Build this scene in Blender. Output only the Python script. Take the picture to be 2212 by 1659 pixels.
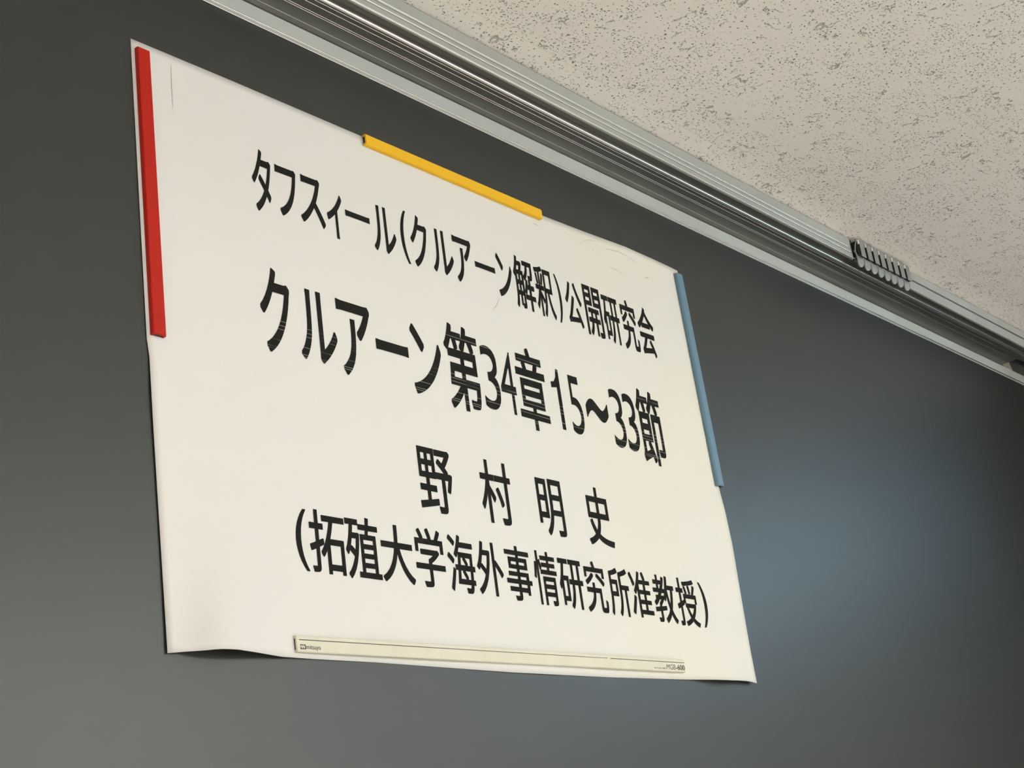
import bpy, bmesh, math, random
from mathutils import Vector, Matrix

random.seed(7)
sc = bpy.context.scene
for o in list(bpy.data.objects):
    bpy.data.objects.remove(o)
COL = sc.collection

# ------------------------------------------------------------------ camera
ZB = 2.421                      # height of the poster's top left corner above the floor
CAMP = Vector((-0.77235, -1.00193, -0.87134))
FPX = 3317.54
RIGHT = Vector((0.650623, -0.747906, -0.131631))
DOWN = Vector((0.19139, 0.329233, -0.924649))
FWD = Vector((0.734887, 0.576405, 0.357348))
cam_d = bpy.data.cameras.new('camera')
cam = bpy.data.objects.new('camera', cam_d)
COL.objects.link(cam)
cam_d.sensor_fit = 'HORIZONTAL'
cam_d.sensor_width = 36.0
cam_d.lens = FPX / 2212.0 * 36.0
cam_d.clip_start = 0.02
cam.matrix_world = Matrix(((RIGHT.x, -DOWN.x, -FWD.x, CAMP.x),
                           (RIGHT.y, -DOWN.y, -FWD.y, CAMP.y),
                           (RIGHT.z, -DOWN.z, -FWD.z, CAMP.z + ZB),
                           (0, 0, 0, 1)))
sc.camera = cam

# ------------------------------------------------------------------ light
sc.view_settings.view_transform = 'Standard'
sc.view_settings.look = 'None'
sc.view_settings.gamma = 1.0
sc.view_settings.use_curve_mapping = False
sc.view_settings.exposure = 0.0
try:
    sc.cycles.use_denoising = True
    sc.cycles.max_bounces = 8
    sc.cycles.diffuse_bounces = 6
    sc.cycles.sample_clamp_indirect = 4.0
except Exception:
    pass
wd = bpy.data.worlds.new('sheen_sky')
sc.world = wd
wd.use_nodes = True
bg = wd.node_tree.nodes['Background']
bg.inputs[0].default_value = (0.42, 0.74, 1.0, 1)  # blue light let in by the added window, to give the board its sheen
bg.inputs[1].default_value = 14.0
LAMP_COL = (0.985, 1.0, 0.99)
LAMP_L = 32.5                    # radiance of the lamp diffusers
LAMPS = [(1.9, -3.0), (1.9, -5.0), (-0.8, -3.6), (-0.8, -5.4)]
CEIL = 0.1475


# ------------------------------------------------------------------ helpers
def V(x, y, z):
    return (x, y, z + ZB)


def link(name, me, mat=None, parent=None, loc=None):
    o = bpy.data.objects.new(name, me)
    COL.objects.link(o)
    if mat is not None:
        me.materials.append(mat)
    if loc is not None:
        o.location = loc
    if parent is not None:
        o.parent = parent
    return o


def mesh_from(verts, faces, name='m', smooth=False):
    me = bpy.data.meshes.new(name)
    me.from_pydata([tuple(v) for v in verts], [], faces)
    me.update()
    if smooth:
        for p in me.polygons:
            p.use_smooth = True
    return me


def bm_mesh(bm, name='m', smooth=False):
    bmesh.ops.recalc_face_normals(bm, faces=bm.faces)
    me = bpy.data.meshes.new(name)
    bm.to_mesh(me)
    bm.free()
    if smooth:
        for p in me.polygons:
            p.use_smooth = True
    return me


def bm_box(bm, x0, x1, y0, y1, z0, z1, bev=0.0):
    vs = [bm.verts.new((x, y, z)) for x in (x0, x1) for y in (y0, y1) for z in (z0, z1)]
    idx = [(0, 1, 3, 2), (4, 6, 7, 5), (0, 4, 5, 1), (2, 3, 7, 6), (0, 2, 6, 4), (1, 5, 7, 3)]
    fs = [bm.faces.new([vs[i] for i in q]) for q in idx]
    if bev > 0:
        es = set()
        for f in fs:
            es.update(f.edges)
        bmesh.ops.bevel(bm, geom=list(es), offset=bev, segments=2, profile=0.6, affect='EDGES')


def box(name, x0, x1, y0, y1, z0, z1, mat, parent=None, bev=0.0, world=True):
    bm = bmesh.new()
    off = ZB if world else 0.0
    bm_box(bm, x0, x1, y0, y1, z0 + off, z1 + off, bev)
    return link(name, bm_mesh(bm), mat, parent)


def extrude_x(profile, x0, x1, off=True):
    """closed (y, z) profile swept along x, capped"""
    bm = bmesh.new()
    zo = ZB if off else 0.0
    a = [bm.verts.new((x0, y, z + zo)) for y, z in profile]
    b = [bm.verts.new((x1, y, z + zo)) for y, z in profile]
    n = len(profile)
    for i in range(n):
        j = (i + 1) % n
        bm.faces.new((a[i], a[j], b[j], b[i]))
    bm.faces.new(a)
    bm.faces.new(list(reversed(b)))
    return bm_mesh(bm)


def half_round(cy, cz, r, ang0, ang1, n=6):
    return [(cy + r * math.cos(math.radians(ang0 + (ang1 - ang0) * i / n)),
             cz + r * math.sin(math.radians(ang0 + (ang1 - ang0) * i / n))) for i in range(n + 1)]


def thing(name, label, cat, loc=(0, 0, 0), group=None):
    o = bpy.data.objects.new(name, None)
    o.empty_display_size = 0.05
    COL.objects.link(o)
    o.location = loc
    o['label'] = label
    o['category'] = cat
    if group:
        o['group'] = group
    return o


def structure(o):
    o['kind'] = 'structure'
    return o


# ------------------------------------------------------------------ materials
def new_mat(name):
    m = bpy.data.materials.new(name)
    m.use_nodes = True
    nt = m.node_tree
    return m, nt, nt.nodes['Principled BSDF']


def plain(name, col, rough=0.5, metal=0.0, spec=0.5, noise=0.0, nscale=40.0, bump=0.0, bscale=400.0):
    m, nt, p = new_mat(name)
    p.inputs['Base Color'].default_value = (*col, 1)
    p.inputs['Roughness'].default_value = rough
    p.inputs['Metallic'].default_value = metal
    p.inputs['Specular IOR Level'].default_value = spec
    tc = nt.nodes.new('ShaderNodeTexCoord')
    if noise > 0:
        n = nt.nodes.new('ShaderNodeTexNoise')
        n.inputs['Scale'].default_value = nscale
        n.inputs['Detail'].default_value = 5
        nt.links.new(tc.outputs['Object'], n.inputs['Vector'])
        r = nt.nodes.new('ShaderNodeValToRGB')
        r.color_ramp.elements[0].position = 0.3
        r.color_ramp.elements[1].position = 0.7
        r.color_ramp.elements[0].color = (*[c * (1 - noise) for c in col], 1)
        r.color_ramp.elements[1].color = (*[min(1, c * (1 + noise)) for c in col], 1)
        nt.links.new(n.outputs['Fac'], r.inputs['Fac'])
        nt.links.new(r.outputs['Color'], p.inputs['Base Color'])
    if bump > 0:
        n2 = nt.nodes.new('ShaderNodeTexNoise')
        n2.inputs['Scale'].default_value = bscale
        n2.inputs['Detail'].default_value = 3
        nt.links.new(tc.outputs['Object'], n2.inputs['Vector'])
        b = nt.nodes.new('ShaderNodeBump')
        b.inputs['Strength'].default_value = bump
        b.inputs['Distance'].default_value = 0.0005
        nt.links.new(n2.outputs['Fac'], b.inputs['Height'])
        nt.links.new(b.outputs['Normal'], p.inputs['Normal'])
    return m


def math_node(nt, op, a, b=None, c=None, clamp=False):
    n = nt.nodes.new('ShaderNodeMath')
    n.operation = op
    n.use_clamp = clamp
    for i, v in enumerate((a, b, c)):
        if v is None:
            continue
        if isinstance(v, (int, float)):
            n.inputs[i].default_value = v
        else:
            nt.links.new(v, n.inputs[i])
    return n.outputs[0]


def smooth_map(nt, val, a, b, x=0.0, y=1.0):
    n = nt.nodes.new('ShaderNodeMapRange')
    n.interpolation_type = 'SMOOTHSTEP'
    nt.links.new(val, n.inputs['Value'])
    n.inputs['From Min'].default_value = a
    n.inputs['From Max'].default_value = b
    n.inputs['To Min'].default_value = x
    n.inputs['To Max'].default_value = y
    return n.outputs['Result']


def noise_node(nt, vec, scale, detail=2.0, dist=0.0, rough=0.5):
    n = nt.nodes.new('ShaderNodeTexNoise')
    n.inputs['Scale'].default_value = scale
    n.inputs['Detail'].default_value = detail
    n.inputs['Distortion'].default_value = dist
    n.inputs['Roughness'].default_value = rough
    nt.links.new(vec, n.inputs['Vector'])
    return n


def mix_col(nt, fac, a, b):
    n = nt.nodes.new('ShaderNodeMix')
    n.data_type = 'RGBA'
    nt.links.new(fac, n.inputs[0])
    for i, v in ((6, a), (7, b)):
        if isinstance(v, tuple):
            n.inputs[i].default_value = (*v, 1)
        else:
            nt.links.new(v, n.inputs[i])
    return n.outputs[2]


def ceiling_material():
    """rock wool ceiling board: pinholes, worm-like fissures and a few torn pits"""
    m, nt, p = new_mat('fissured_ceiling_board')
    tc = nt.nodes.new('ShaderNodeTexCoord')
    sep = nt.nodes.new('ShaderNodeSeparateXYZ')
    nt.links.new(tc.outputs['Object'], sep.inputs[0])
    comb = nt.nodes.new('ShaderNodeCombineXYZ')
    nt.links.new(sep.outputs[0], comb.inputs[0])
    nt.links.new(sep.outputs[1], comb.inputs[1])
    vec = comb.outputs[0]
    # warped coordinates
    warp = noise_node(nt, vec, 60.0, 2.0)
    ws = nt.nodes.new('ShaderNodeVectorMath'); ws.operation = 'SUBTRACT'
    nt.links.new(warp.outputs['Color'], ws.inputs[0]); ws.inputs[1].default_value = (0.5, 0.5, 0.5)
    wm = nt.nodes.new('ShaderNodeVectorMath'); wm.operation = 'SCALE'
    nt.links.new(ws.outputs[0], wm.inputs[0]); wm.inputs['Scale'].default_value = 0.010
    wa = nt.nodes.new('ShaderNodeVectorMath'); wa.operation = 'ADD'
    nt.links.new(vec, wa.inputs[0]); nt.links.new(wm.outputs[0], wa.inputs[1])
    wvec0 = wa.outputs[0]
    warp2 = noise_node(nt, vec, 330.0, 1.0)
    ws2 = nt.nodes.new('ShaderNodeVectorMath'); ws2.operation = 'SUBTRACT'
    nt.links.new(warp2.outputs['Color'], ws2.inputs[0]); ws2.inputs[1].default_value = (0.5, 0.5, 0.5)
    wm2 = nt.nodes.new('ShaderNodeVectorMath'); wm2.operation = 'SCALE'
    nt.links.new(ws2.outputs[0], wm2.inputs[0]); wm2.inputs['Scale'].default_value = 0.0035
    wa2 = nt.nodes.new('ShaderNodeVectorMath'); wa2.operation = 'ADD'
    nt.links.new(wvec0, wa2.inputs[0]); nt.links.new(wm2.outputs[0], wa2.inputs[1])
    wvec = wa2.outputs[0]

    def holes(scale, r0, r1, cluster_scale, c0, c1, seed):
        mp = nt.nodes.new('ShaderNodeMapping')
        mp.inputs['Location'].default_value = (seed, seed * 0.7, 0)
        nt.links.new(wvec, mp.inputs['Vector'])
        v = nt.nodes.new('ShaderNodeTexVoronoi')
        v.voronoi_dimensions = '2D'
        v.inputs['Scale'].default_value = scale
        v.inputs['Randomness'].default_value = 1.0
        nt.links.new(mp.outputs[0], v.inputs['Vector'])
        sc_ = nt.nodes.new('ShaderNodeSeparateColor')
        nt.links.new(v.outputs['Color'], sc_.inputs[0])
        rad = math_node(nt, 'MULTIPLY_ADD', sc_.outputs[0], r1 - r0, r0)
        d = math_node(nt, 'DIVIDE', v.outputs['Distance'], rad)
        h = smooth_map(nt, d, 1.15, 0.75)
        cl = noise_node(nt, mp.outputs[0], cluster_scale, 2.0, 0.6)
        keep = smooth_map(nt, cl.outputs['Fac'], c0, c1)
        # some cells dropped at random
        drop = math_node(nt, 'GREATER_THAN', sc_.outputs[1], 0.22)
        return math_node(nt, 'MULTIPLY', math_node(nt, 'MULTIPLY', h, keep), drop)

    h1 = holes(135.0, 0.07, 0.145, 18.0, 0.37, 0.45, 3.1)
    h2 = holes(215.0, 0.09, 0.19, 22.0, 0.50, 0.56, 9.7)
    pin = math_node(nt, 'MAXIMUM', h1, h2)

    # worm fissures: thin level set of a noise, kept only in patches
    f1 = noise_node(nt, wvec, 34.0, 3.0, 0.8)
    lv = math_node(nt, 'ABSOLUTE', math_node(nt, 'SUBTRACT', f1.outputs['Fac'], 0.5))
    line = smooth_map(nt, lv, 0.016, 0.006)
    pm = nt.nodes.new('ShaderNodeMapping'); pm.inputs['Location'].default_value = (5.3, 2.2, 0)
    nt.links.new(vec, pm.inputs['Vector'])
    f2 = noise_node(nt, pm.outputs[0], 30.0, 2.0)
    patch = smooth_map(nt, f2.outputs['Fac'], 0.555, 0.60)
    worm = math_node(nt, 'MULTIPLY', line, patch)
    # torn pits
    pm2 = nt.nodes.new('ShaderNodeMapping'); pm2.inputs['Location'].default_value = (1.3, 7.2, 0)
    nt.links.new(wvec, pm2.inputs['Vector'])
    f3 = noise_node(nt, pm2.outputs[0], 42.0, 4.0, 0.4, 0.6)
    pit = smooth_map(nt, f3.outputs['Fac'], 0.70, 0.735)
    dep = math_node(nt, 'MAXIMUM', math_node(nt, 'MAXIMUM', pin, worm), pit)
    pore_shade = math_node(nt, 'MAXIMUM', math_node(nt, 'MULTIPLY', pin, 0.9),
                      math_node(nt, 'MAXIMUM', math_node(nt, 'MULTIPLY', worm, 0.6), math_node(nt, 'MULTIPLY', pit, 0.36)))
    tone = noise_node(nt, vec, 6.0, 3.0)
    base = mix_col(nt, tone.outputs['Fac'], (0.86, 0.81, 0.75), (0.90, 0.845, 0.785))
    col = mix_col(nt, pore_shade, base, (0.13, 0.115, 0.10))  # shade inside pores, fissures and pits painted into the base colour
    nt.links.new(col, p.inputs['Base Color'])
    p.inputs['Roughness'].default_value = 0.95
    p.inputs['Specular IOR Level'].default_value = 0.1
    grain = noise_node(nt, vec, 700.0, 2.0)
    hgt = math_node(nt, 'MULTIPLY_ADD', grain.outputs['Fac'], 0.05, math_node(nt, 'MULTIPLY', dep, -1.0))
    b = nt.nodes.new('ShaderNodeBump')
    b.inputs['Strength'].default_value = 0.8
    b.inputs['Distance'].default_value = 0.0015
    nt.links.new(hgt, b.inputs['Height'])
    nt.links.new(b.outputs['Normal'], p.inputs['Normal'])
    return m


def paper_material():
    m, nt, p = new_mat('poster_paper')
    tc = nt.nodes.new('ShaderNodeTexCoord')
    sep = nt.nodes.new('ShaderNodeSeparateXYZ')
    nt.links.new(tc.outputs['Object'], sep.inputs[0])
    n = noise_node(nt, tc.outputs['Object'], 5.0, 3.0, 0.3)
    right = smooth_map(nt, sep.outputs[0], 0.45, 0.85)
    blot = smooth_map(nt, n.outputs['Fac'], 0.42, 0.62)
    fac = math_node(nt, 'MULTIPLY', right, math_node(nt, 'MULTIPLY_ADD', blot, 0.7, 0.3))
    left = smooth_map(nt, sep.outputs[0], 0.30, 0.0)
    c1 = mix_col(nt, left, (0.72, 0.708, 0.665), (0.725, 0.700, 0.668))
    c2 = mix_col(nt, fac, c1, (0.73, 0.702, 0.60))
    nt.links.new(c2, p.inputs['Base Color'])
    p.inputs['Roughness'].default_value = 0.6
    p.inputs['Specular IOR Level'].default_value = 0.3
    return m


def streaked_ink_material():
    """black toner with the hairline gaps the printer left across the second line"""
    m, nt, p = new_mat('streaked_black_toner')
    tc = nt.nodes.new('ShaderNodeTexCoord')
    sep = nt.nodes.new('ShaderNodeSeparateXYZ')
    nt.links.new(tc.outputs['Object'], sep.inputs[0])
    zz = math_node(nt, 'MULTIPLY_ADD', sep.outputs[0], 0.0125, sep.outputs[2])
    wob = noise_node(nt, tc.outputs['Object'], 9.0, 2.0)
    zz = math_node(nt, 'MULTIPLY_ADD', wob.outputs['Fac'], 0.0016, zz)
    acc = None
    for lv in (-0.2079, -0.2536, -0.2582, -0.2624, -0.2826, -0.2850, -0.2745):
        d = math_node(nt, 'ABSOLUTE', math_node(nt, 'SUBTRACT', zz, lv))
        s = smooth_map(nt, d, 0.00036, 0.00016)
        acc = s if acc is None else math_node(nt, 'MAXIMUM', acc, s)
    brk = noise_node(nt, tc.outputs['Object'], 25.0, 2.0)
    keep = smooth_map(nt, brk.outputs['Fac'], 0.36, 0.52, 0.1, 0.65)
    col = mix_col(nt, math_node(nt, 'MULTIPLY', acc, keep), (0.014, 0.014, 0.012), (0.42, 0.40, 0.36))
    nt.links.new(col, p.inputs['Base Color'])
    p.inputs['Roughness'].default_value = 0.8
    p.inputs['Specular IOR Level'].default_value = 0.08
    return m


def board_material():
    m, nt, p = new_mat('dark_chalkboard_steel')
    tc = nt.nodes.new('ShaderNodeTexCoord')
    n = noise_node(nt, tc.outputs['Object'], 3.0, 4.0)
    col = mix_col(nt, n.outputs['Fac'], (0.019, 0.021, 0.019), (0.022, 0.0245, 0.022))
    nt.links.new(col, p.inputs['Base Color'])
    p.inputs['Roughness'].default_value = 0.40
    p.inputs['Specular IOR Level'].default_value = 0.57
    g = noise_node(nt, tc.outputs['Object'], 900.0, 2.0)
    b = nt.nodes.new('ShaderNodeBump')
    b.inputs['Strength'].default_value = 0.08
    b.inputs['Distance'].default_value = 0.0003
    nt.links.new(g.outputs['Fac'], b.inputs['Height'])
    nt.links.new(b.outputs['Normal'], p.inputs['Normal'])
    return m


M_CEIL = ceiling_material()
M_PAPER = paper_material()
M_INK = plain('black_toner', (0.014, 0.014, 0.012), 0.8, spec=0.08)
M_INK2 = streaked_ink_material()
M_BOARD = board_material()
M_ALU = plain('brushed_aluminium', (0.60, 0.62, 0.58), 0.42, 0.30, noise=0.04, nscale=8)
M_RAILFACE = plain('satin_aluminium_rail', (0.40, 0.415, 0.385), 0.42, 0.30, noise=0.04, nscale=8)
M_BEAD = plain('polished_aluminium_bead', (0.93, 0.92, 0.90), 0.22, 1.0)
M_UNDER = plain('shade_darkened_aluminium', (0.21, 0.206, 0.182), 0.45, 1.0, noise=0.05, nscale=5)  # aluminium coloured darker to carry the underside's shade and dark reflection
M_WALL = plain('painted_wall', (0.78, 0.77, 0.745), 0.8, noise=0.02, nscale=12)
M_BACKWALL = plain('grey_wall_behind_board', (0.20, 0.20, 0.19), 0.8)
M_BLOCKER = plain('dark_light_blocker', (0.05, 0.048, 0.045), 0.6)  # dark colour of the added light-blocking pillar
M_FLOOR = plain('vinyl_floor', (0.78, 0.765, 0.74), 0.5, noise=0.06, nscale=6)
M_RED = plain('red_plastic', (0.40, 0.010, 0.002), 0.55, spec=0.22, bump=0.15, bscale=900)
M_YEL = plain('yellow_plastic', (0.80, 0.45, 0.014), 0.5, spec=0.25, bump=0.15, bscale=900)
M_BLUE = plain('dusty_blue_plastic', (0.125, 0.215, 0.285), 0.5, spec=0.35, bump=0.15, bscale=900)
M_CREAM = plain('cream_plastic', (0.67, 0.63, 0.50), 0.5, spec=0.35, noise=0.04, nscale=30, bump=0.1, bscale=900)
M_MAG = plain('black_ferrite_magnet', (0.015, 0.014, 0.013), 0.7)
M_PRINT = plain('dark_grey_print', (0.045, 0.043, 0.04), 0.6)
M_HAIR = plain('crease_grey', (0.30, 0.27, 0.23), 0.7)
M_STEEL = plain('galvanised_steel', (0.44, 0.43, 0.40), 0.42, 1.0, noise=0.08, nscale=120)
M_CLEAR = plain('frosted_clear_plastic', (0.36, 0.375, 0.365), 0.35, spec=0.5)
M_CLEAR.node_tree.nodes['Principled BSDF'].inputs['Transmission Weight'].default_value = 0.25
M_BLACK = plain('black_rubber_and_shade', (0.010, 0.011, 0.012), 0.6)  # cable rubber, also painted shade in the rail slot and hook gaps
M_BEIGE = plain('beige_plastic', (0.70, 0.63, 0.50), 0.5)
M_WHITE = plain('white_enamel', (0.8, 0.8, 0.78), 0.4)

# ------------------------------------------------------------------ room shell
RX0, RX1, RY0, RY1 = -3.4, 2.7, -6.6, 0.03
CZ = CEIL
structure(box('floor', RX0, RX1, RY0, RY1, -ZB - 0.05, -ZB, M_FLOOR))
structure(box('wall_front', RX0 - 0.1, RX1 + 0.1, RY1, RY1 + 0.1, -ZB, CZ + 0.1, M_BACKWALL))
structure(box('wall_left', RX0 - 0.1, RX0, RY0, RY1, -ZB, CZ + 0.1, M_WALL))
structure(box('wall_back', RX0 - 0.1, RX1 + 0.1, RY0 - 0.1, RY0, -ZB, CZ + 0.1, M_WALL))
# right wall with an unseen window opening, added for the board's blue sheen
WY0, WY1, WZ0, WZ1 = -1.75, -0.86, -0.10, 0.140
bm = bmesh.new()
for (a, b_, c, d) in ((RY0, WY0, -ZB, CZ + 0.1), (WY1, RY1, -ZB, CZ + 0.1), (WY0, WY1, -ZB, WZ0), (WY0, WY1, WZ1, CZ + 0.1)):
    bm_box(bm, RX1, RX1 + 0.1, a, b_, c + ZB, d + ZB)
structure(link('wall_right', bm_mesh(bm), M_WALL))
wf = bmesh.new()
for (a, b_, c, d) in ((WY0, WY0 + 0.04, WZ0, WZ1), (WY1 - 0.04, WY1, WZ0, WZ1), (WY0, WY1, WZ0, WZ0 + 0.04),
                      (WY0, WY1, WZ1 - 0.006, WZ1), ((WY0 + WY1) / 2 - 0.02, (WY0 + WY1) / 2 + 0.02, WZ0, WZ1)):
    bm_box(wf, RX1 + 0.03, RX1 + 0.07, a, b_, c + ZB, d + ZB)
structure(link('added_window_1', bm_mesh(wf), M_WHITE))
structure(box('added_pillar_1', 2.27, RX1, -0.48, RY1, -ZB, CZ, M_BLOCKER))  # unseen dark pillar, added to darken the right end of board and rail

# ceiling: backing slab and the boards, each a part of its own
ceiling = structure(box('ceiling', RX0, RX1, RY0, RY1, CZ + 0.012, CZ + 0.1, M_WALL))
PITCH, TLEN, GAP = 0.267, 0.60, 0.0002


def tile_mesh(w, d):
    g = GAP / 2
    c = 0.0001
    bmt = bmesh.new()
    lo = [bmt.verts.new(p) for p in ((g / 4, g + c, 0), (w - g / 4, g + c, 0), (w - g / 4, d - g - c, 0), (g / 4, d - g - c, 0))]
    mi = [bmt.verts.new(p) for p in ((g / 4, g, c), (w - g / 4, g, c), (w - g / 4, d - g, c), (g / 4, d - g, c))]
    hi = [bmt.verts.new(p) for p in ((g / 4, g, 0.012), (w - g / 4, g, 0.012), (w - g / 4, d - g, 0.012), (g / 4, d - g, 0.012))]
    bmt.faces.new(lo)
    bmt.faces.new(list(reversed(hi)))
    for A, B in ((lo, mi), (mi, hi)):
        for i in range(4):
            bmt.faces.new((A[i], A[(i + 1) % 4], B[(i + 1) % 4], B[i]))
    return bm_mesh(bmt)


# Each board keeps its own mesh data only for its own size; the texture runs in object
# coordinates, so boards of one size are turned and shifted like the real, identical ones.
rows = [(-0.1045, RY1)]
y = -0.1045
while y > RY0 + 0.01:
    rows.append((max(RY0, y - PITCH), y))
    y -= PITCH
TX0 = RX0
cache = {}
nt_ = 0
for r, (ya, yb) in enumerate(rows):
    x = TX0 - (TLEN / 2 if r % 2 else 0.0) + 0.13
    while x < RX1 - 0.01:
        xa, xb = max(x, RX0), min(x + TLEN, RX1)
        near = ya > -2.6 and -0.5 < xb and xa < 2.7
        if near and nt_ < 290 and xb - xa > 0.02:
            key = (round(xb - xa, 4), round(yb - ya, 4), nt_ % 4)
            if key not in cache:
                me = tile_mesh(xb - xa, yb - ya)
                # shift the four variants so that neighbours do not repeat
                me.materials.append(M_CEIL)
                cache[key] = me
            o = bpy.data.objects.new('ceiling_tile', cache[key])
            COL.objects.link(o)
            o.location = (xa, ya, ZB + CZ)
            o.parent = ceiling
            nt_ += 1
        x += TLEN
# the boards further off, joined
bm = bmesh.new()
for r, (ya, yb) in enumerate(rows):
    x = TX0 - (TLEN / 2 if r % 2 else 0.0) + 0.13
    while x < RX1 - 0.01:
        xa, xb = max(x, RX0), min(x + TLEN, RX1)
        near = ya > -2.6 and -0.5 < xb and xa < 2.7
        if not near and xb - xa > 0.02:
            g = GAP / 2
            bm_box(bm, xa + g, xb - g, ya + g, yb - g, ZB + CZ, ZB + CZ + 0.012)
        x += TLEN
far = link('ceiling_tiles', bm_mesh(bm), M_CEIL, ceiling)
far['kind'] = 'stuff'

# ceiling lamps: white housing with a prismatic diffuser that gives off the room's light
m_em, nt, p = new_mat('lamp_diffuser')
p.inputs['Emission Color'].default_value = (*LAMP_COL, 1)
p.inputs['Emission Strength'].default_value = LAMP_L
names = ['white hanging lamp nearest the blackboard, on the right side of the room', 'white hanging lamp at the back of the room, on the right',
         'white hanging lamp nearest the blackboard, on the left side of the room', 'white hanging lamp at the back of the room, on the left']
for i, (lx, ly) in enumerate(LAMPS):
    t = thing('ceiling_lamp', names[i], 'ceiling lamp', (lx, ly, ZB + CZ), 'ceiling lamps')
    box('lamp_housing', -0.62, 0.62, -0.03, 0.03, -0.132, -0.110, M_WHITE, t, 0.003, world=False)
    box('diffuser', -0.62, 0.62, -0.085, 0.085, -0.220, -0.1325, m_em, t, world=False)
    for hx in (-0.45, 0.45):
        box('hanger_rod', hx - 0.005, hx + 0.005, -0.005, 0.005, -0.110, 0.0, M_WHITE, t, world=False)

# ------------------------------------------------------------------ blackboard
BX0, BX1 = -1.50, 2.150
BZ0, BZ1 = -1.12, 0.0850
FT = 0.1049
board = thing('blackboard', 'large dark grey steel blackboard in an aluminium frame, behind the white poster', 'blackboard', V(BX0, 0.03, BZ0))


def local_part(o, root):
    """keeps world coordinates of a mesh built in world space, under a root that is off the origin"""
    o.parent = root
    o.data.transform(Matrix.Translation(-root.location))
    return o


local_part(box('board_panel', BX0, BX1, 0.0, 0.028, BZ0, BZ1 + 0.015, M_BOARD), board)
# top frame: flat face with two beads at its lower edge
prof = [(0.020, FT), (-0.0034, FT), (-0.004, FT - 0.0006), (-0.004, 0.0862), (-0.0030, 0.0856), (-0.0030, 0.0850), (0.0, 0.0846), (0.020, 0.0846)]
local_part(link('top_frame', extrude_x(prof, BX0, BX1), M_ALU), board)
local_part(link('frame_bead', extrude_x(half_round(-0.0036, 0.0862, 0.0010, 90, 330, 8), BX0, BX1 - 0.002), M_BEAD), board)
local_part(link('frame_bead', extrude_x(half_round(-0.0010, 0.0838, 0.0007, 90, 330, 8), BX0, BX1 - 0.002), M_BEAD), board)
local_part(box('side_frame', BX1, BX1 + 0.02, -0.004, 0.029, BZ0 - 0.02, FT, M_ALU, bev=0.001), board)
local_part(box('side_frame', BX0 - 0.02, BX0, -0.004, 0.029, BZ0 - 0.02, FT, M_ALU, bev=0.001), board)
local_part(box('bottom_frame', BX0, BX1, -0.004, 0.029, BZ0 - 0.02, BZ0, M_ALU, bev=0.001), board)
local_part(box('chalk_tray', BX0, BX1, -0.085, 0.029, BZ0 - 0.034, BZ0 - 0.0205, M_ALU, bev=0.002), board)

# ------------------------------------------------------------------ picture rail at the ceiling
RZ = 0.1052
Z2 = 0.1097
YL = -0.0553
YF = -0.0694
RAX0, RAX1 = -1.60, 2.265
UX1 = 2.035            # the soffit under the rail stops here
TOPF = CEIL - 0.0017
HX0, HX1 = 1.340, 1.507
rail = thing('picture_rail', 'long ribbed aluminium picture rail fixed between blackboard top and ceiling', 'rail', V(RAX0, YF, RZ))
prof = [(YL + 0.004, TOPF), (YL + 0.004, RZ + 0.0012), (YL, RZ + 0.0012), (YL - 0.0010, RZ + 0.0018), (YL - 0.0010, Z2), (YF + 0.003, Z2), (YF + 0.003, TOPF)]
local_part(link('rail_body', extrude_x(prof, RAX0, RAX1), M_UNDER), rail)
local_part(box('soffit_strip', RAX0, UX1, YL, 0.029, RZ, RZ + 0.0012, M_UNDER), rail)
local_part(box('recess_panel', UX1 + 0.001, RAX1, YL + 0.005, 0.029, TOPF - 0.006, TOPF, M_BACKWALL), rail)
for gy, gr in ((-0.0130, 0.00022), (-0.0303, 0.00035), (-0.0330, 0.00035), (-0.0439, 0.00035), (-0.0502, 0.00035)):
    local_part(link('underside_ridge', extrude_x(half_round(gy, RZ, gr, 180, 360, 6), RAX0, UX1 - 0.005), M_BEAD), rail)
prof = half_round(YL, RZ + 0.0006, 0.0022, 170, 300, 8) + [(YL + 0.001, RZ + 0.002)]
local_part(link('rail_lip', extrude_x(prof, RAX0, RAX1), M_BEAD), rail)
# cover strip left of the hooks, ribbed
prof = [(YF + 0.003, Z2), (YF, Z2), (YF, TOPF - 0.0006), (YF + 0.0012, TOPF), (YF + 0.003, TOPF)]
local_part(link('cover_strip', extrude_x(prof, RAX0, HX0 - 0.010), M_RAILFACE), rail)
local_part(link('edge_bead', extrude_x(half_round(YF, Z2 + 0.0011, 0.0013, 90, 330, 8), RAX0, HX0 - 0.010), M_BEAD), rail)
for rz in (0.1209, 0.1294):
    local_part(link('cover_rib', extrude_x(half_round(YF + 0.0002, rz, 0.0010, 70, 300, 8), RAX0, HX0 - 0.010), M_BEAD), rail)
for rz in (0.1190, 0.1262):
    local_part(box('groove_shade_strip', RAX0, HX0 - 0.010, YF - 0.00015, YF + 0.001, rz, rz + 0.0006, M_UNDER), rail)  # thin dark strips laid on the face as the grooves' shade
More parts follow.
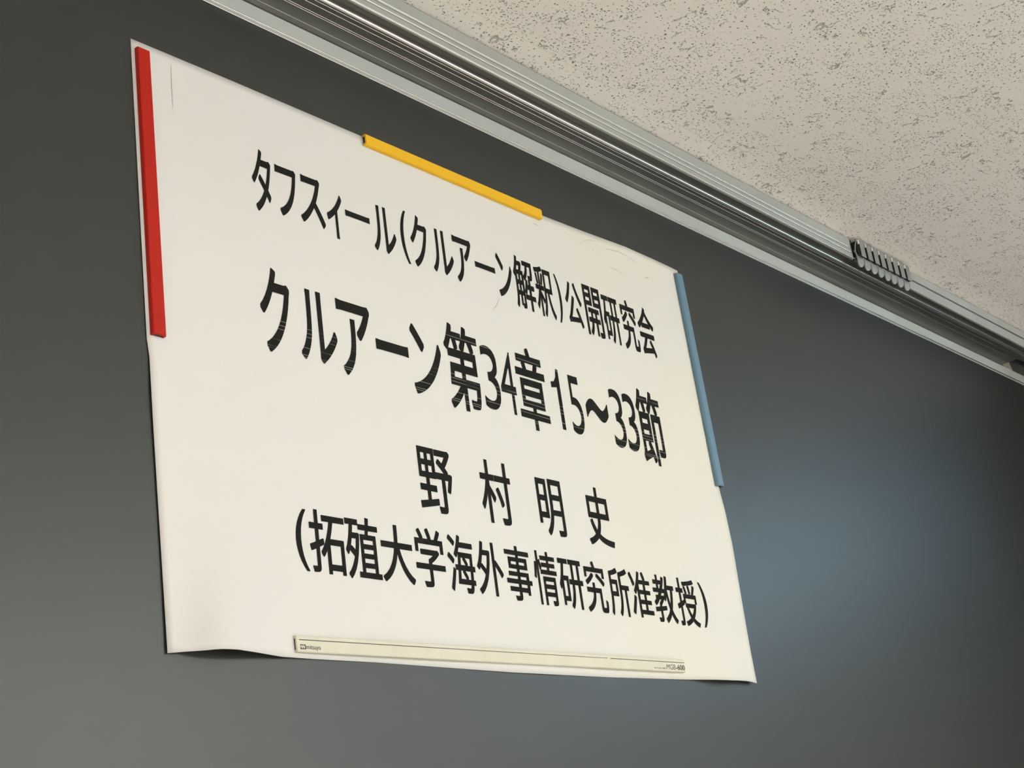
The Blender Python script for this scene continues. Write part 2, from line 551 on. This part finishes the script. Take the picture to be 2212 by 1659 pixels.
# open channel right of the hooks: two flanges, the slot's shade a black strip
prof = [(YF + 0.003, Z2), (YF, Z2), (YF, 0.1272), (YF + 0.003, 0.1276)]
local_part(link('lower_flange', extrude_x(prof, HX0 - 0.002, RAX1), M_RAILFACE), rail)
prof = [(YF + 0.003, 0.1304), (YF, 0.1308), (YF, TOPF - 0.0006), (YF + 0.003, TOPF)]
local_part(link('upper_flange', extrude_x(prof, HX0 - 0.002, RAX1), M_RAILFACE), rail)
local_part(box('slot_shade_sheet', HX0 - 0.0098, HX1 + 0.002, YF + 0.0022, YF + 0.0029, Z2 + 0.001, TOPF, M_BLACK), rail)  # black sheet standing in for the shade inside the open slot
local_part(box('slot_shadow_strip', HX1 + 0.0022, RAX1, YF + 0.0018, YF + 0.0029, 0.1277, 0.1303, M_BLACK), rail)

# ------------------------------------------------------------------ rail hooks
NH = 8
HP = 0.0227


def tongue_mesh(w, h, th, n=10):
    """upright plate with a round lower end and a slight forward bow; local origin at its top centre"""
    bmt = bmesh.new()
    pts = []
    r = w / 2
    pts.append((-r, 0)); pts.append((-r, -(h - r) * 0.5)); pts.append((-r, -(h - r)))
    for i in range(1, n):
        a = math.pi + math.pi * i / n
        pts.append((r * math.cos(a), -(h - r) + r * math.sin(a)))
    pts += [(r, -(h - r)), (r, -(h - r) * 0.5), (r, 0)]

    def bow(z):
        u = -z / h
        return -0.0035 * math.sin(math.pi * min(1, u * 1.0))
    fr = [bmt.verts.new((x_, bow(z_), z_)) for x_, z_ in pts]
    bk = [bmt.verts.new((x_, bow(z_) + th, z_)) for x_, z_ in pts]
    bmt.faces.new(fr)
    bmt.faces.new(list(reversed(bk)))
    for i in range(len(pts)):
        j = (i + 1) % len(pts)
        bmt.faces.new((fr[i], fr[j], bk[j], bk[i]))
    return bm_mesh(bmt)


def arc_strip(profile, th, x0, x1):
    """a strip following a (y, z) centre line, th thick, from x0 to x1"""
    L, Rr = [], []
    n = len(profile)
    for i, (py, pz) in enumerate(profile):
        a = profile[max(0, i - 1)]
        b_ = profile[min(n - 1, i + 1)]
        dy, dz = b_[0] - a[0], b_[1] - a[1]
        l = math.hypot(dy, dz)
        nx, nz = -dz / l * th / 2, dy / l * th / 2
        L.append((py + nx, pz + nz))
        Rr.append((py - nx, pz - nz))
    return extrude_x(L + Rr[::-1], x0, x1, off=False)


ords = ['first', 'second', 'third', 'fourth', 'fifth', 'sixth', 'seventh', 'last']
hook0 = None
for i in range(NH):
    lab = '%s rail hook counted from the left, in the row on the picture rail' % ords[i]
    loc = V(1.3340 + i * HP, YF, 0.1425)
    if i == 0:
        hook0 = thing('rail_hook', lab, 'hook', loc, 'hooks on the picture rail')
        # metal plate facing the room, bent back to the rail at its top and foot
        bm = bmesh.new()
        bm_box(bm, 0.0062, 0.0208, -0.0112, -0.0100, -0.0285, 0.0, 0.0003)
        bm_box(bm, 0.0062, 0.0208, -0.0100, -0.0002, -0.0012, 0.0)
        link('hook_plate', bm_mesh(bm), M_STEEL, hook0)
        link('peg', (lambda b5: (bm_box(b5, 0.0026, 0.0048, -0.0118, -0.0092, -0.0080, -0.0012, 0.0008), bm_mesh(b5))[1])(bmesh.new()), M_WHITE, hook0)
        # black core behind the plate, put in as the gap's shade
        bm = bmesh.new()
        bm_box(bm, 0.0024, 0.0204, -0.0090, 0.0020, -0.0262, -0.0016)
        link('gap_shade_core', bm_mesh(bm), M_BLACK, hook0)
        # frosted round-ended tongue
        me = tongue_mesh(0.0212, 0.0270, 0.0016)
        me.transform(Matrix.Translation((0.0108, -0.0024, -0.0165)))
        link('tongue', me, M_CLEAR, hook0)
        # side web of the tongue
        pr = [(-0.0100, -0.0010), (-0.0075, -0.0050), (-0.0050, -0.0110), (-0.0038, -0.0180), (-0.0042, -0.0250), (-0.0050, -0.0300)]
        link('side_web', arc_strip(pr, 0.0012, 0.0000, 0.0018), M_CLEAR, hook0)
    else:
        r = hook0.copy()
        COL.objects.link(r)
        r.location = loc
        r['label'] = lab
        for ch in list(hook0.children):
            c = ch.copy()
            COL.objects.link(c)
            c.parent = r

# ------------------------------------------------------------------ poster
def lerp_table(tab, t):
    if t <= tab[0][0]:
        return tab[0][1]
    for (a, va), (b_, vb) in zip(tab, tab[1:]):
        if t <= b_:
            u = (t - a) / (b_ - a)
            return va + (vb - va) * u
    return tab[-1][1]


TOPZ = [(0, -.0004), (.12, .0008), (.303, .0010), (.45, -.0003), (.6099, -.0018), (.70, .0012), (.787, .0052), (.850, .0046), (.8933, .0035), (.9077, .0026)]
BOTZ = [(0, -.5904), (.018, -.5880), (.0379, -.5857), (.055, -.5832), (.0724, -.5824), (.092, -.5835), (.1235, -.5858), (.16, -.5856), (.236, -.5841), (.4334, -.5829),
        (.6, -.5795), (.752, -.5745), (.82, -.5712), (.8743, -.5695), (.895, -.5695), (.9114, -.5710)]
LFTX = [(0, -.0003), (.30, .0008), (.3153, .0010), (.322, .0022), (.3281, .0027), (.39, .0030), (.4523, .0037), (.5904, .0055)]
RGTX = [(0, .9077), (.02, .9078), (.20, .9085), (.3175, .9095), (.345, .9135), (.3926, .9158), (.43, .9140), (.5266, .9108), (.5706, .9114)]


def paper_d(s, t):
    """how far the sheet stands off the board, metres; s across 0..1, t down 0..1"""
    d = 0.0005
    # bottom left wave
    d += 0.020 * math.exp(-((s - 0.075) / 0.048) ** 2) * max(0, (t - 0.70) / 0.30) ** 2.0
    # bottom right corner lifting
    u = max(0, min(1, (s - 0.825) / 0.12))
    d += 0.0100 * u * u * (3 - 2 * u) * (1 - 0.5 * max(0, (s - 0.94) / 0.06)) * max(0, (t - 0.78) / 0.22) ** 2.0
    # right edge, loose below the blue bar
    if t > 0.55:
        d += 0.0035 * max(0, (s - 0.93) / 0.07) ** 1.5 * math.sin((t - 0.55) / 0.45 * math.pi * 3) ** 2
    # top right lifting between the bars
    d += 0.0040 * math.exp(-((s - 0.87) / 0.06) ** 2) * max(0, 1 - t / 0.10) ** 1.5
    # left edge, slightly proud under the red bar
    d += 0.0014 * max(0, 1 - s / 0.05) ** 1.5 * max(0, min(1, (t - 0.54) / 0.06)) * max(0, 1 - (t - 0.54) / 0.5)
    # broad, very shallow ripples
    d += 0.0005 * (1 + math.sin(s * 17 + 1.2 * math.sin(t * 4))) * (0.3 + 0.7 * t)
    return d


CY = -CAMP.y


def stand_off(x, z, d):
    """place a point measured on the board's plane at distance d in front of it, on the same line of sight"""
    k = 1 - d / CY
    return Vector((CAMP.x + (x - CAMP.x) * k, -d, CAMP.z + (z - CAMP.z) * k))


def paper_pt(s, t, extra=0.0):
    zt = lerp_table(TOPZ, s * .9077)
    zb = lerp_table(BOTZ, s * .9114)
    xl = lerp_table(LFTX, t * .5904)
    xr = lerp_table(RGTX, t * .5706)
    return stand_off(xl + (xr - xl) * s, zt + (zb - zt) * t, paper_d(s, t) + extra)


poster = thing('poster', 'white paper poster with four lines of black Japanese lettering, held on the blackboard', 'poster', V(0, 0, 0))
NS, NTT = 110, 72
vs = []
for j in range(NTT + 1):
    for i in range(NS + 1):
        vs.append(paper_pt(i / NS, j / NTT))
fs = []
for j in range(NTT):
    for i in range(NS):
        a = j * (NS + 1) + i
        fs.append((a, a + NS + 1, a + NS + 2, a + 1))
me = mesh_from(vs, fs, smooth=True)
sheet = link('paper_sheet', me, M_PAPER, poster)
sol = sheet.modifiers.new('thickness', 'SOLIDIFY')
sol.thickness = 0.00025
sol.offset = -1.0

# lettering: (character, left, right, bottom, top) in mm on the sheet
LINES = [
    [('タ', 138.8, 164.3, -140.2, -68.5), ('フ', 170.0, 197.8, -135.7, -78.6), ('ス', 201.3, 234.8, -134.5, -78.4), ('ィ', 238.1, 260.8, -140.1, -86.8), ('ー', 265.2, 300.8, -108.2, -101.0), ('ル', 305.0, 339.8, -136.8, -80.4), ('(', 347.8, 359.0, -139.7, -74.2), ('ク', 363.1, 390.5, -139.5, -74.2), ('ル', 396.5, 431.4, -137.3, -81.7), ('ア', 433.0, 464.5, -139.5, -81.0), ('ー', 468.7, 503.5, -111.9, -104.6), ('ン', 506.9, 534.3, -139.0, -82.6), ('解', 537.6, 574.4, -145.3, -75.8), ('釈', 577.2, 610.7, -145.7, -78.2), (')', 616.6, 626.0, -146.6, -80.9), ('公', 633.9, 666.1, -144.3, -83.6), ('開', 672.6, 707.1, -148.6, -79.3), ('研', 710.4, 744.0, -149.4, -84.0), ('究', 749.2, 782.2, -150.6, -78.9), ('会', 785.2, 819.7, -150.0, -80.0)],
    [('ク', 136.1, 174.9, -291.5, -200.3), ('ル', 185.0, 235.0, -289.1, -211.1), ('ア', 237.3, 284.4, -294.2, -210.8), ('ー', 290.2, 337.8, -255.3, -243.2), ('ン', 342.0, 389.2, -293.8, -212.7), ('第', 395.9, 451.1, -299.2, -197.3), ('3', 454.8, 482.5, -289.0, -211.6), ('4', 485.0, 511.2, -287.9, -210.9), ('章', 514.6, 566.9, -300.3, -198.1), ('1', 578.3, 594.8, -289.9, -213.4), ('5', 609.5, 633.2, -290.9, -215.5), ('~', 640.8, 684.9, -266.1, -238.6), ('3', 691.1, 716.6, -293.5, -216.2), ('3', 718.5, 743.8, -293.6, -217.0), ('節', 747.0, 799.4, -304.7, -204.0)],
    [('野', 331.0, 382.4, -423.5, -353.3), ('村', 426.4, 477.0, -423.0, -351.5), ('明', 521.3, 566.1, -424.8, -357.4), ('史', 607.7, 655.1, -426.1, -354.8)],
    [('(', 156.6, 171.0, -504.4, -444.9), ('拓', 173.6, 218.7, -504.4, -443.1), ('殖', 219.0, 264.1, -505.5, -443.0), ('大', 265.5, 310.3, -503.9, -444.9), ('学', 313.5, 355.7, -503.9, -442.4), ('海', 360.8, 400.9, -504.9, -443.8), ('外', 404.6, 445.6, -503.9, -445.8), ('事', 450.2, 491.6, -505.3, -444.9), ('情', 497.4, 536.0, -506.0, -445.5), ('研', 539.6, 581.6, -506.1, -449.7), ('究', 585.5, 624.0, -506.9, -447.0), ('所', 629.5, 668.0, -507.2, -449.7), ('准', 670.7, 711.8, -505.3, -449.7), ('教', 716.6, 760.3, -507.8, -449.8), ('授', 764.7, 807.2, -508.4, -448.9), (')', 815.2, 828.9, -507.3, -450.5)],
]
WEIGHT = [0.013, 0.014, 0.011, 0.011]
_cur = bpy.data.curves.new('lettering_source', 'FONT')
_tobj = bpy.data.objects.new('lettering_source', _cur)
COL.objects.link(_tobj)
_gc = {}


def glyph(ch, weight, shear=0.0):
    key = (ch, weight, shear)
    if key not in _gc:
        _cur.body = ch
        _cur.offset = weight
        _cur.shear = shear
        _cur.resolution_u = 6
        _cur.dimensions = '2D'
        _cur.fill_mode = 'BOTH'
        bpy.context.view_layer.update()
        dg = bpy.context.evaluated_depsgraph_get()
        me_ = bpy.data.meshes.new_from_object(_tobj.evaluated_get(dg))
        vs_ = [(v.co.x, v.co.y) for v in me_.vertices]
        fs_ = [tuple(p_.vertices) for p_ in me_.polygons]
        bpy.data.meshes.remove(me_)
        _gc[key] = (vs_, fs_)
    return _gc[key]


def paper_st(x, z):
    s, t = x / 0.91, -z / 0.583
    for _ in range(3):
        xl, xr = lerp_table(LFTX, t * .5904), lerp_table(RGTX, t * .5706)
        s = (x - xl) / (xr - xl)
        zt, zb = lerp_table(TOPZ, s * .9077), lerp_table(BOTZ, s * .9114)
        t = (z - zt) / (zb - zt)
    return max(0, min(1, s)), max(0, min(1, t))


def letter_mesh(items, weight):  # one or more characters as ink lying on the sheet
    V_, F_ = [], []
    for (ch, l, r, b_, t_) in items:
        w = 0.006 if ch in '()~' else weight
        if ch == '1':
            g0 = ([(0.62, 0), (1.0, 0), (1.0, 1.0), (0.74, 1.0), (0.62, 0.86), (0.34, 0.775), (0, 0.765), (0, 0.665), (0.62, 0.69)],
                  [(0, 1, 2, 8), (8, 2, 3, 4), (8, 4, 5, 6, 7)])
            w = 0.0
        else:
            g0 = glyph(ch, -0.011 if ch in '345' else 0.0)
        # heavier weight: the outline laid down again at small shifts all round
        gv, gf, lay = [], [], []
        wx = 0.0 if ch in '345' else w
        for dx, dy in ([(0, 0)] if w == 0 else [(0, 0), (0, w), (0, -w)] if wx == 0 else [(0, 0), (w, w), (-w, w), (w, -w), (-w, -w), (w, 0), (-w, 0), (0, w), (0, -w)]):
            nb = len(gv)
            gv += [(a_ + dx, b2 + dy) for a_, b2 in g0[0]]
            lay += [2.5e-5 * (nb // max(1, len(g0[0])))] * len(g0[0])
            gf += [tuple(nb + q for q in f) for f in g0[1]]
        x0 = min(v[0] for v in gv); x1 = max(v[0] for v in gv)
        y0 = min(v[1] for v in gv); y1 = max(v[1] for v in gv)
        base = len(V_)
        flat = [((l + (gx - x0) / (x1 - x0) * (r - l)) / 1000, (b_ + (gy - y0) / (y1 - y0) * (t_ - b_)) / 1000) for gx, gy in gv]
        tris = []
        for f in gf:
            for q in range(1, len(f) - 1):
                tris.append((f[0], f[q], f[q + 1]))
        # cut long triangles so that the ink follows the sheet
        mids = {}
        out = []
        stack = tris
        while stack:
            t3 = stack.pop()
            e = max(((math.dist(flat[t3[q]], flat[t3[(q + 1) % 3]]), q) for q in range(3)))
            if e[0] < 0.012:
                out.append(t3)
                continue
            q = e[1]
            a_, b2, c_ = t3[q], t3[(q + 1) % 3], t3[(q + 2) % 3]
            k_ = (min(a_, b2), max(a_, b2))
            if k_ not in mids:
                mids[k_] = len(flat)
                flat.append(((flat[a_][0] + flat[b2][0]) / 2, (flat[a_][1] + flat[b2][1]) / 2))
                lay.append(lay[a_])
            m_ = mids[k_]
            stack.append((a_, m_, c_))
            stack.append((m_, b2, c_))
        for (x_, z_), ly_ in zip(flat, lay):
            s, t = paper_st(x_, z_)
            V_.append(stand_off(x_, z_, paper_d(s, t) + 0.00025 + ly_))
        F_ += [tuple(base + i for i in f) for f in out]
    return mesh_from(V_, F_)


for k, items in enumerate(LINES):
    for it in items:
        link('printed_character', letter_mesh([it], WEIGHT[k]), M_INK2 if k == 1 else M_INK, poster)

# fine creases and hairs on the sheet
CREASES = [
    ([(46.1, -11.6), (45.3, -37.5), (45.2, -60.4)], .30), ([(504.7, -142.3), (497.6, -153.5), (489.5, -162.0)], .28),
    ([(590.7, -19.1), (597, -19.0), (603.1, -19.5)], .30), ([(737.4, -11.3), (769.8, -7.1), (790.1, -8.8)], .30),
    ([(790.1, -8.8), (787.8, -19.6)], .22), ([(791.4, -9.4), (800, -11), (808.9, -12.3)], .25),
    ([(740.4, -36.4), (756.4, -37.5), (772.3, -39.5)], .22), ([(821.9, -32.2), (826.9, -29.6), (831.5, -28.7)], .45),
    ([(711.4, -19.6), (713.3, -22.3)], .35), ([(687.1, -17.3), (702.1, -9.3), (721.4, -5.9)], .18)]
for pts, wmm in CREASES:
    V_, F_ = [], []
    P = []
    for (a, b_) in zip(pts, pts[1:]):
        for q in range(5):
            u = q / 5
            P.append((a[0] + (b_[0] - a[0]) * u, a[1] + (b_[1] - a[1]) * u))
    P.append(pts[-1])
    n = len(P)
    base = len(V_)
    for i, (x_, z_) in enumerate(P):
        a = P[max(0, i - 1)]; b_ = P[min(n - 1, i + 1)]
        dx, dz = b_[0] - a[0], b_[1] - a[1]
        l = math.hypot(dx, dz)
        w = wmm * (0.35 + 0.65 * math.sin(math.pi * i / (n - 1)))
        for sgn in (-1, 1):
            xx = (x_ - dz / l * w * sgn) / 1000
            zz_ = (z_ + dx / l * w * sgn) / 1000
            s, t = paper_st(xx, zz_)
            V_.append(stand_off(xx, zz_, paper_d(s, t) + 0.00030))
    for i in range(n - 1):
        a = base + 2 * i
        F_.append((a, a + 1, a + 3, a + 2))
    link('crease', mesh_from(V_, F_), M_HAIR, poster)

# ------------------------------------------------------------------ magnet bars
BT = 0.0050     # thickness


def bar(name, label, mat, cx, cz, length, width, ang, y0=-0.0011, chamfer=0.0008, thick=BT, loc_extra=0.0):
    """channel-shaped bar; local x along its length, -y to the room"""
    root = thing(name, label, 'magnet', (cx, y0, ZB + cz), 'magnet bars holding the poster')
    root.rotation_euler = (0, -ang, 0)
    h = length / 2
    w = width / 2
    wt = 0.0024
    ft = 0.0017
    c = chamfer
    # outer: chamfered front, open back
    prof_ = [(0, -w), (-(thick - c), -w), (-thick, -(w - c)), (-thick, (w - c)), (-(thick - c), w), (0, w), (0, w - wt), (-(thick - ft), w - wt), (-(thick - ft), -(w - wt)), (0, -(w - wt))]
    me_ = extrude_x(prof_, -h, h, off=False)
    bmx = bmesh.new(); bmx.from_mesh(me_)
    # soften the end edges of the front
    es = [e for e in bmx.edges if all(abs(abs(v.co.x) - h) < 1e-6 for v in e.verts) and all(v.co.y < -(thick - c) + 1e-6 for v in e.verts) and all(abs(v.co.z) > -1 for v in e.verts)]
    outer = [e for e in es if not all(abs(v.co.y + (thick - ft)) < 1e-6 for v in e.verts)]
    bmesh.ops.bevel(bmx, geom=outer, offset=min(0.0005, c * 0.6), segments=2, affect='EDGES')
    bmesh.ops.recalc_face_normals(bmx, faces=bmx.faces)
    bmx.to_mesh(me_); bmx.free()
    link('bar_body', me_, mat, root)
    m2 = bmesh.new()
    bm_box(m2, -h + 0.0004, h - 0.0004, -(thick - ft - 0.0001), -0.0001, -(w - wt - 0.0001), (w - wt - 0.0001))
    link('magnet_strip', bm_mesh(m2), M_MAG, root)
    return root


bar('red_magnet_bar', 'red plastic magnet bar standing upright on the left edge of the poster', M_RED,
    0.01045, -0.1592, 0.2970, 0.0143, math.radians(90) + 0.0027, chamfer=0.0007)
bar('yellow_magnet_bar', 'yellow plastic magnet bar lying along the top edge of the poster', M_YEL,
    0.4539, -0.0050, 0.3020, 0.0130, 0.0, chamfer=0.0007)
bar('blue_magnet_bar', 'dusty blue plastic magnet bar standing upright on the right edge of the poster', M_BLUE,
    0.9048, -0.1592, 0.3075, 0.0160, math.radians(90) + 0.0138, chamfer=0.0022)
wb_ang = math.atan2(0.0146, 0.6055)
wb = bar('cream_magnet_bar', 'long cream plastic magnet bar with printed line along the bottom of the poster', M_CREAM,
         0.4440, -0.5673, 0.6060, 0.0150, wb_ang, y0=-0.0012, chamfer=0.0006)
WBX, WBZ = 0.4440, -0.5673


def wb_local(x, z):
    """board-plane position (metres, on the bar's face) to the cream bar's own x, z"""
    dx, dz = x - WBX, z - WBZ
    c_, s_ = math.cos(wb_ang), math.sin(wb_ang)
    return dx * c_ + dz * s_, -dx * s_ + dz * c_


FY = -BT - 0.00012


def flat_quads(quads, name, mat, parent, label=None):
    V__, F__ = [], []
    for q in quads:
        b0 = len(V__)
        V__ += [(x_, FY, z_) for x_, z_ in q]
        F__.append(tuple(range(b0, b0 + len(q))))
    o_ = link(name, mesh_from(V__, F__), mat, parent)
    if label:
        o_['label'] = label
    return o_


def flat_text(body, xl, xr, zb, zt, weight, name, mat, parent, shear=0.0, label=None):
    gv, gf = glyph(body, weight, shear)
    x0 = min(v[0] for v in gv); x1 = max(v[0] for v in gv)
    y0 = min(v[1] for v in gv); y1 = max(v[1] for v in gv)
    V__ = [(xl + (a - x0) / (x1 - x0) * (xr - xl), FY, zb + (b2 - y0) / (y1 - y0) * (zt - zb)) for a, b2 in gv]
    o_ = link(name, mesh_from(V__, gf), mat, parent)
    if label:
        o_['label'] = label
    return o_


# printed line with its gap
la = wb_local(0.1440, -0.5708)[0]; lz = 0.0036
lb = wb_local(0.5968, -0.5608)[0]; lc = wb_local(0.6023, -0.5607)[0]; ld_ = wb_local(0.7468, -0.5574)[0]
hw = 0.00038
flat_quads([[(la, lz - hw), (lb, lz - hw * 0.7), (lb, lz + hw * 0.7), (la, lz + hw)],
            [(lc, lz - hw), (ld_, lz - hw), (ld_, lz + hw), (lc, lz + hw)]], 'printed_line', M_PRINT, wb)
# emblem: dark block with light zigzag teeth left free
ex0, ex1, ez0, ez1 = la + 0.0008, la + 0.0074, -0.0049, -0.0006
ew = (ex1 - ex0)
quads = []
nt3 = 3
for k in range(nt3):
    a = ex0 + ew * k / nt3
    b_ = ex0 + ew * (k + 1) / nt3
    mzz = (ez0 + ez1) / 2
    # upper teeth point down, lower teeth point up, light zigzag stays between
    quads.append([(a, ez1), (a + ew / nt3 * .28, mzz + 0.0002), (b_ - ew / nt3 * .40, ez1)])
    quads.append([(a + ew / nt3 * .30, ez0), (a + ew / nt3 * .66, mzz + 0.0004), (b_ + ew / nt3 * 0.0, ez0)])
quads.append([(ex0, ez0), (ex0 + 0.0006, ez0), (ex0 + 0.0006, mzz), (ex0, mzz)])
quads.append([(ex1 - 0.0009, ez0), (ex1, ez0), (ex1, ez1), (ex1 - 0.0009, ez1)])
quads.append([(ex0, ez0), (ex1, ez0), (ex1, ez0 + 0.0006), (ex0, ez0 + 0.0006)])
quads.append([(ex0, ez1 - 0.0006), (ex1, ez1 - 0.0006), (ex1, ez1), (ex0, ez1)])
flat_quads(quads, 'printed_emblem', M_PRINT, wb)
flat_text('mitsuya', ex1 + 0.0006, ex1 + 0.0178, -0.0058, -0.0008, 0.010, 'printed_wordmark', M_PRINT, wb)
flat_text('MGB', 0.2640, 0.2830, -0.0052, 0.0008, 0.0, 'printed_number', M_PRINT, wb, shear=0.25)
flat_text('-600', 0.2835, 0.3018, -0.0054, 0.0008, 0.02, 'printed_number', M_PRINT, wb)
flat_text('Re-Cycle ABS', 0.2400, 0.2625, -0.0053, -0.0033, 0.02, 'printed_small_text', M_PRINT, wb)

bpy.data.objects.remove(_tobj)

# ------------------------------------------------------------------ cable and clip at the far end of the rail
def tube(name, pts, r, mat, seg=8):
    bmt = bmesh.new()
    rings = []
    P = [Vector(q) for q in pts]
    n = len(P)
    for i, q in enumerate(P):
        d = (P[min(n - 1, i + 1)] - P[max(0, i - 1)]).normalized()
        u = d.orthogonal().normalized()
        if rings:
            u = (lastu - d * lastu.dot(d)).normalized()
        lastu = u
        w = d.cross(u)
        rings.append([bmt.verts.new(q + (u * math.cos(2 * math.pi * k / seg) + w * math.sin(2 * math.pi * k / seg)) * r) for k in range(seg)])
    for A, B in zip(rings, rings[1:]):
        for k in range(seg):
            bmt.faces.new((A[k], A[(k + 1) % seg], B[(k + 1) % seg], B[k]))
    bmt.faces.new(rings[0]); bmt.faces.new(list(reversed(rings[-1])))
    return link(name, bm_mesh(bmt, smooth=True), mat)


cb = tube('black_cable', [V(2.041, 0.010, 0.1112), V(2.044, 0.006, 0.1125), V(2.052, 0.000, 0.1160), V(2.065, -0.006, 0.1220), V(2.095, -0.010, 0.1250), V(2.130, -0.012, 0.1262), V(2.170, -0.010, 0.1240), V(2.250, -0.004, 0.1250)], 0.0042, M_BLACK)
cb['label'] = 'short black cable in the gap behind the right end of the rail'
cb['category'] = 'cable'
bm = bmesh.new()
P4 = ((2.066, FT + 0.0003), (2.070, 0.1300), (2.082, 0.1370), (2.102, 0.1340), (2.116, FT + 0.0003))
fr = [bm.verts.new(V(x_, 0.004, z_)) for x_, z_ in P4]
bk = [bm.verts.new(V(x_, 0.016, z_)) for x_, z_ in P4]
bm.faces.new(fr); bm.faces.new(bk[::-1])
for i in range(len(P4)):
    j = (i + 1) % len(P4)
    bm.faces.new((fr[i], fr[j], bk[j], bk[i]))
cl = link('cable_clip', bm_mesh(bm), M_BEIGE)
cl['label'] = 'small beige plastic clip standing on the blackboard frame at its right end'
cl['category'] = 'clip'
